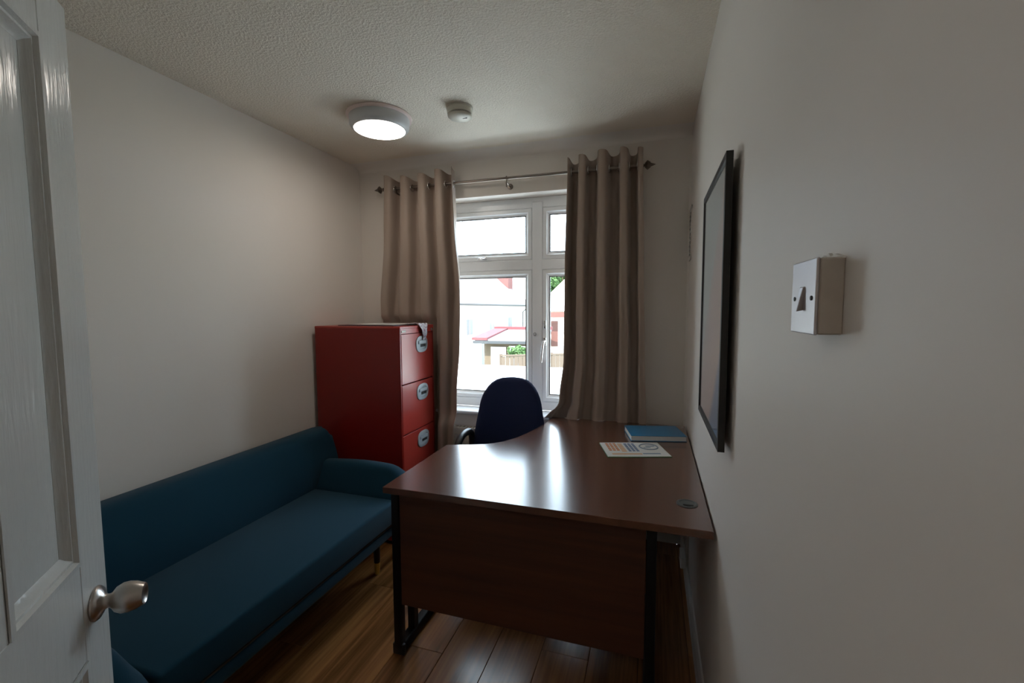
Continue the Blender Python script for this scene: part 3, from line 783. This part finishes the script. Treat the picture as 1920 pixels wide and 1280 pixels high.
# ------------------------------------------------------------------ light switch
sw = thing('light_switch', 'brushed steel light switch on a deep surface box on the right wall', 'switch', (0, -2.118, 1.401))
s0 = Vector((0, -2.118, 1.401))
link('pattress_box', T0(B(-.023, 0, -2.160, -2.077, 1.3605, 1.4425, .0015, 1), s0), M['pattress'], sw)
link('switch_plate', T0(B(-.0265, -.0232, -2.1605, -2.0765, 1.3600, 1.4430, .0012, 2), s0), M['switch'], sw)
bm = bmesh.new(); corners(bm, [(-.025, -2.1205, 1.387), (-.025, -2.1175, 1.387), (-.033, -2.1180, 1.385), (-.033, -2.1200, 1.385), (-.025, -2.1255, 1.414), (-.025, -2.1125, 1.414), (-.0285, -2.113, 1.413), (-.0285, -2.125, 1.413)], .0008, 2)
link('toggle', T0(bm, s0), M['switch'], sw)
for y in (-2.1485, -2.0895):
    bm = bmesh.new(); lathe(bm, [(.0026, 0), (.0026, -.0012), (0, -.0012)], 14, 'X', (-.0263, y, 1.400)); link('screw', T0(bm, s0), M['dark'], sw)
bm = bmesh.new()
rr = random.Random(3)
bot = [(-2.160, 1.4415)]+[(-2.160+.080*i/14, 1.4425+(.004+.005*rr.random())*math.sin(PI*(i+.5)/15)) for i in range(15)]+[(-2.078, 1.4415)]
prism(bm, bot, 0, -.0035, .0)
link('filler_bead', T0(bm, s0), M['filler'], sw, label='rough pale filler smeared above the box')

# ------------------------------------------------------------------ ceiling light
cl = thing('ceiling_light', 'round flush ceiling light with glowing white diffuser', 'ceiling light', (-1.548, -.682, ZC))
bm = bmesh.new(); lathe(bm, [(.160, 0), (.164, -.005), (.162, -.012), (.150, -.015)], 64); link('base_ring', bm, M['lamp_rim_glow'], cl, smooth=40)
bm = bmesh.new(); lathe(bm, [(.150, -.002), (.150, -.030), (.148, -.052), (.141, -.064), (.131, -.070), (.1275, -.070), (.1275, -.060)], 64); link('housing', bm, M['lamp_body'], cl, smooth=40)
bm = bmesh.new(); lathe(bm, [(.127, -.060), (.127, -.069), (.118, -.0715), (.06, -.0735), (0, -.074)], 64); link('diffuser', bm, M['diffuser'], cl, smooth=50)
# added fill light behind the camera, shaped like the room's fitting
hl = thing('hall_fill_light', 'added fill light shaped as a round flush fitting in the hall behind the doorway', 'ceiling light', (-.75, -3.55, ZC))
bm = bmesh.new(); lathe(bm, [(.150, -.0), (.150, -.030), (.141, -.064), (.1275, -.070), (.1275, -.060)], 48); link('housing', bm, M['lamp_body'], hl, smooth=40)
bm = bmesh.new(); lathe(bm, [(.127, -.060), (.127, -.069), (.06, -.0735), (0, -.074)], 48); link('diffuser', bm, mat('hall_fill_diffuser', (.9, .9, .9), .4, emit=((1, .92, .84), 19)), hl, smooth=50)
# ------------------------------------------------------------------ smoke alarm
sa = thing('smoke_alarm', 'small round cream smoke alarm on the ceiling beside the light', 'smoke alarm', (-1.118, -.640, ZC))
bm = bmesh.new(); lathe(bm, [(.064, 0), (.066, -.002), (.066, -.006), (.063, -.008), (.062, -.028), (.060, -.031)], 48); link('base', bm, M['alarm'], sa, smooth=40)
bm = bmesh.new(); lathe(bm, [(.053, -.028), (.053, -.039), (0, -.039)], 48); link('sensor_gap', bm, M['dark'], sa, smooth=40)
bm = bmesh.new(); torus(bm, (0, 0, -.0340), .0575, .0010, 'Z', 48, 6); link('gap_ring', bm, M['alarm'], sa)
bm = bmesh.new(); lathe(bm, [(.055, -.0372), (.060, -.0375), (.059, -.043), (.052, -.049), (.035, -.0545), (0, -.056)], 48); cv_ = link('cover', bm, M['alarm'], sa, smooth=40)
link('indicator_slot', B(.018, .040, -.006, -.002, -.0558, -.050), M['dark'], cv_)

# ------------------------------------------------------------------ socket and conduit under the desk
so_ = thing('wall_socket', 'white surface socket and cable conduit low on the wall under the desk', 'socket', (0, -.41, .1))
oo = Vector((0, -.41, .1))
link('box', T0(B(-.040, -.014, -.46, -.36, .105, .165, .003, 1), oo), M['upvc'], so_)
link('conduit', T0(B(-.014, 0, -.418, -.400, .10, .70, .002, 1), oo), M['trim'], so_)

# ------------------------------------------------------------------ outdoors
CAM = Vector((-.191, -2.709, 1.389))
def ray(px, py, depth):
    """point of the garden seen at that spot of the picture, depth metres along the view axis (used once, to lay out the plan)"""
    return CAM+depth*(fw+(px-960)/FPX*rt2-(py-640)/FPX*up2)
G = -2.7
link('garden', B(-90, 40, .6, 120, G-.2, G), M['ground'], label='garden ground seen far below beyond the window', cat='ground', kind='structure')
# flat roof of the extension under the window
fr = thing('extension_roof', 'pale flat felt roof of the ground-floor extension just outside the window', 'flat roof', (-2, 3, 0))
link('roof_felt', B(-5.0, 4.0, .30, 6.1, .08, .20), M['felt'], fr).location = Vector((2, -3, 0))
link('wall', B(-4.8, 3.8, .35, 5.9, G, .08), M['render'], fr).location = Vector((2, -3, 0))
link('kerb', B(-4.9, -4.75, .30, 6.1, .2, .27), M['gutter'], fr).location = Vector((2, -3, 0))
# our own eaves above the window
ev = thing('eaves_bracket', 'white eaves bracket hanging above the upper left pane', 'bracket', (0, 0, 0))
p = ray(898, 427, 3.9)
link('block', B(p.x-.04, p.x+.04, T, p.y+.05, p.z, p.z+.16, .01, 1), M['rooftile'], ev)

def facade(name, label, cat, P0, P1, z0, z1, thick, mt):
    """house wall box between plan points P0 and P1, body behind it; returns empty, matrix (x along wall, y away from viewer)"""
    d = Vector((P1.x-P0.x, P1.y-P0.y)); L_ = d.length; a = math.atan2(d.y, d.x)
    r = thing(name, label, cat, (P0.x, P0.y, G), a)
    link('wall', B(0, L_, 0, thick, 0, z1-G), mt, r)
    return r, L_
# white house on the left, eaves running away to the right
P0 = ray(800, 600, 21); P1 = ray(987, 600, 36); EZ = 1.389+.36
h1, L1 = facade('house', 'white rendered house with grey gutter seen through the left pane', 'house', P0, P1, G, EZ, 7, M['render'])
bm = bmesh.new(); H = EZ-G; v = [bm.verts.new(q) for q in ((-.4, -.45, H-.02), (L1+.4, -.45, H-.02), (L1+.4, 7.4, H), (-.4, 7.4, H), (1.8, 3.4, H+3.4), (L1-2.6, 3.4, H+3.4))]
for f_ in ((0, 1, 5, 4), (1, 2, 5), (2, 3, 4, 5), (3, 0, 4), (3, 2, 1, 0)): bm.faces.new([v[i] for i in f_])
link('roof', bm, M['rooftile'], h1)
link('gutter', B(-.4, L1+.45, -.58, -.45, H-.14, H-.02, .02, 1), M['gutter'], h1)
link('fascia', B(-.4, L1+.4, -.45, -.05, H-.20, H-.10), M['trim'], h1)
link('downpipe', tube(bmesh.new(), [(L1-.9, -.5, H-.12), (L1-1.2, -.10, H-.55), (L1-1.2, -.10, 0)], .045, 8), M['gutter'], h1)
for x in (L1*.30, L1*.52, L1*.74):
    wd = link('window', B(x-.5, x+.5, -.05, .02, H-1.9, H-.85), M['trim'], h1)
    link('pane', B(x-.42, x-.03, -.06, -.045, H-1.82, H-.93), M['darkglass'], wd); link('pane', B(x+.03, x+.42, -.06, -.045, H-1.82, H-.93), M['darkglass'], wd)
link('door', B(L1*.42, L1*.42+.5, -.06, .02, 0, 2.2), mat('pale_blue_door', (.25, .36, .45), .5), h1)
bm = bmesh.new(); box(bm, L1-1.6, L1-.5, 1.0, 2.0, H+.3, H+3.0); box(bm, L1-1.68, L1-.42, .92, 2.08, H+2.7, H+2.85); link('chimney', bm, M['brickr'], h1)
# brick outhouse with red tiled verge
P0 = ray(908, 640, 18.6); P1 = ray(1000, 640, 18.1)
oz = ray(940, 637, 18.3).z
h2, L2 = facade('outhouse', 'low yellow brick outhouse with red tiled roof edge behind the fence', 'outbuilding', P0, P1, G, oz, 4, M['brick'])
H2 = oz-G
bm = bmesh.new(); v = [bm.verts.new(q) for q in ((-.3, -.35, H2-.05), (L2+.3, -.35, H2-.05), (L2+.3, 3.2, H2+.22), (-.3, 3.2, H2+.22), (-.3, -.35, H2+.03), (L2+.3, -.35, H2+.03), (L2+.3, 3.2, H2+.30), (-.3, 3.2, H2+.30))]
for f_ in ((3, 2, 1, 0), (4, 5, 6, 7), (0, 1, 5, 4), (1, 2, 6, 5), (2, 3, 7, 6), (3, 0, 4, 7)): bm.faces.new([v[i] for i in f_])
link('roof', bm, M['rooftile'], h2)
bm = bmesh.new(); corners(bm, [(-.42, -.40, H2+.0), (.25, -.40, H2+.0), (.25, 3.2, H2+.24), (-.42, 3.2, H2+.24), (-.42, -.40, H2+.10), (.25, -.40, H2+.10), (.25, 3.2, H2+.36), (-.42, 3.2, H2+.36)])
box(bm, -.42, L2+.3, 3.0, 3.4, H2+.2, H2+.42); link('red_tile_verge', bm, M['redtile'], h2)
link('gutter', B(-.35, L2+.3, -.47, -.35, H2-.14, H2-.03), M['gutter'], h2)
for x in (1.1, 2.6, 3.9):
    if x < L2-.5:
        wd = link('window', B(x, x+.75, -.05, .03, H2-1.4, H2-.25), M['trim'], h2); link('pane', B(x+.08, x+.67, -.06, -.04, H2-1.32, H2-.33), M['darkglass'], wd)
link('door', B(.30, .95, -.05, .02, 0, H2-.3), M['trim'], h2)
# right house
P0 = ray(1026, 600, 22); P1 = ray(1180, 600, 22); ez = ray(1040, 583, 22).z
h3, L3 = facade('house', 'pinkish house with red fascia seen through the narrow right pane', 'house', P0, P1, G, ez, 8, mat('pink_render', (.72, .62, .58), .8))
H3 = ez-G
bm = bmesh.new(); v = [bm.verts.new(q) for q in ((-.4, -.5, H3), (L3+.4, -.5, H3), (L3+.4, 8, H3), (-.4, 8, H3), (2.6, 3.5, H3+2.6), (L3-2, 3.5, H3+2.6))]
for f_ in ((0, 1, 5, 4), (1, 2, 5), (2, 3, 4, 5), (3, 0, 4), (3, 2, 1, 0)): bm.faces.new([v[i] for i in f_])
link('roof', bm, mat('light_roof', (.66, .60, .56), .8), h3)
link('fascia', B(-.4, L3+.4, -.62, -.48, H3-.30, H3-.05), M['redwood'], h3)
link('brick_pier', B(.20, .52, -.12, .02, H3-1.75, H3-.5), M['redwood'], h3, label='red brick strip on the wall')
wd = link('window', B(1.6, 2.8, -.05, .03, H3-2.2, H3-1.0), M['trim'], h3); link('pane', B(1.7, 2.7, -.06, -.04, H3-2.1, H3-1.1), M['darkglass'], wd)
# fence of upright boards
P0 = ray(940, 668, 15.0); P1 = ray(1075, 676, 15.6); dv = Vector((P1.x-P0.x, P1.y-P0.y)); LF = dv.length
fz = P0.z
fe = thing('fence', 'brown upright-board fence beyond the flat roof', 'fence', (P0.x, P0.y, G), math.atan2(dv.y, dv.x))
nb = int(LF/.15)
me0 = None
for i in range(nb+1):
    if me0 is None:
        o_ = link('board', B(0, .138, 0, .02, .05, fz-G), M['fence'], fe); me0 = o_.data
    else:
        o_ = bpy.data.objects.new('board', me0); C.objects.link(o_); o_.parent = fe
    o_.location = (i*.15, random.uniform(0, .008), random.uniform(-.01, .01))
link('top_rail', B(-.02, LF+.15, -.012, .036, fz-G, fz-G+.05), M['fence'], fe)
for i in range(0, nb, 12): link('post', B(i*.15-.05, i*.15+.05, .03, .13, 0, fz-G+.08), M['fence'], fe)
# trees and shrub: leaves scattered around a crown
def tree(name, label, c, r, h, n, s, seed, cat='tree'):
    rr = random.Random(seed); t = thing(name, label, cat, (c.x, c.y, G))
    ht = c.z-G
    bm = bmesh.new(); tube(bm, [(0, 0, 0), (.1, 0, ht*.5), (0, .1, ht)], [.22*r/2, .16*r/2, .05], 8)
    for k in range(7):
        a = rr.uniform(0, 6.28); tube(bm, [(0, 0, ht*.6), (math.cos(a)*r*.4, math.sin(a)*r*.4, ht*.85), (math.cos(a)*r*.7, math.sin(a)*r*.7, ht+rr.uniform(-.3, .5)*h)], [.09*r/2, .05*r/2, .02], 6)
    link('trunk', bm, M['bark'], t, smooth=60)
    verts, faces = [], []
    cl_ = [(Vector((rr.gauss(0, .45)*r, rr.gauss(0, .45)*r, ht+rr.gauss(0, .38)*h)), rr.uniform(.3, .5)*r) for _ in range(26)]
    for _ in range(n):
        q, cr_ = rr.choice(cl_); d_ = Vector((rr.gauss(0, 1), rr.gauss(0, 1), rr.gauss(0, 1))).normalized()*cr_*rr.uniform(.6, 1)
        p_ = q+d_; u_ = Vector((rr.gauss(0, 1), rr.gauss(0, 1), rr.gauss(0, 1))).normalized(); v_ = u_.orthogonal().normalized(); b0 = len(verts)
        verts += [p_-u_*s, p_+v_*s*.5, p_+u_*s, p_-v_*s*.5]; faces.append((b0, b0+1, b0+2, b0+3))
    me = bpy.data.meshes.new('foliage'); me.from_pydata(verts, [], faces); me.materials.append(M['foliage'])
    fo = bpy.data.objects.new('foliage', me); C.objects.link(fo); fo.parent = t; fo['kind'] = 'stuff'
c = ray(1062, 535, 38); tree('tree', 'bright green leafy tree rising behind the pinkish house', c, 2.0, 2.2, 8000, .17, 5)
c = ray(976, 662, 16.4); tree('shrub', 'green shrub beside the brick outhouse above the fence', c, .34, .3, 1500, .05, 9, 'shrub')
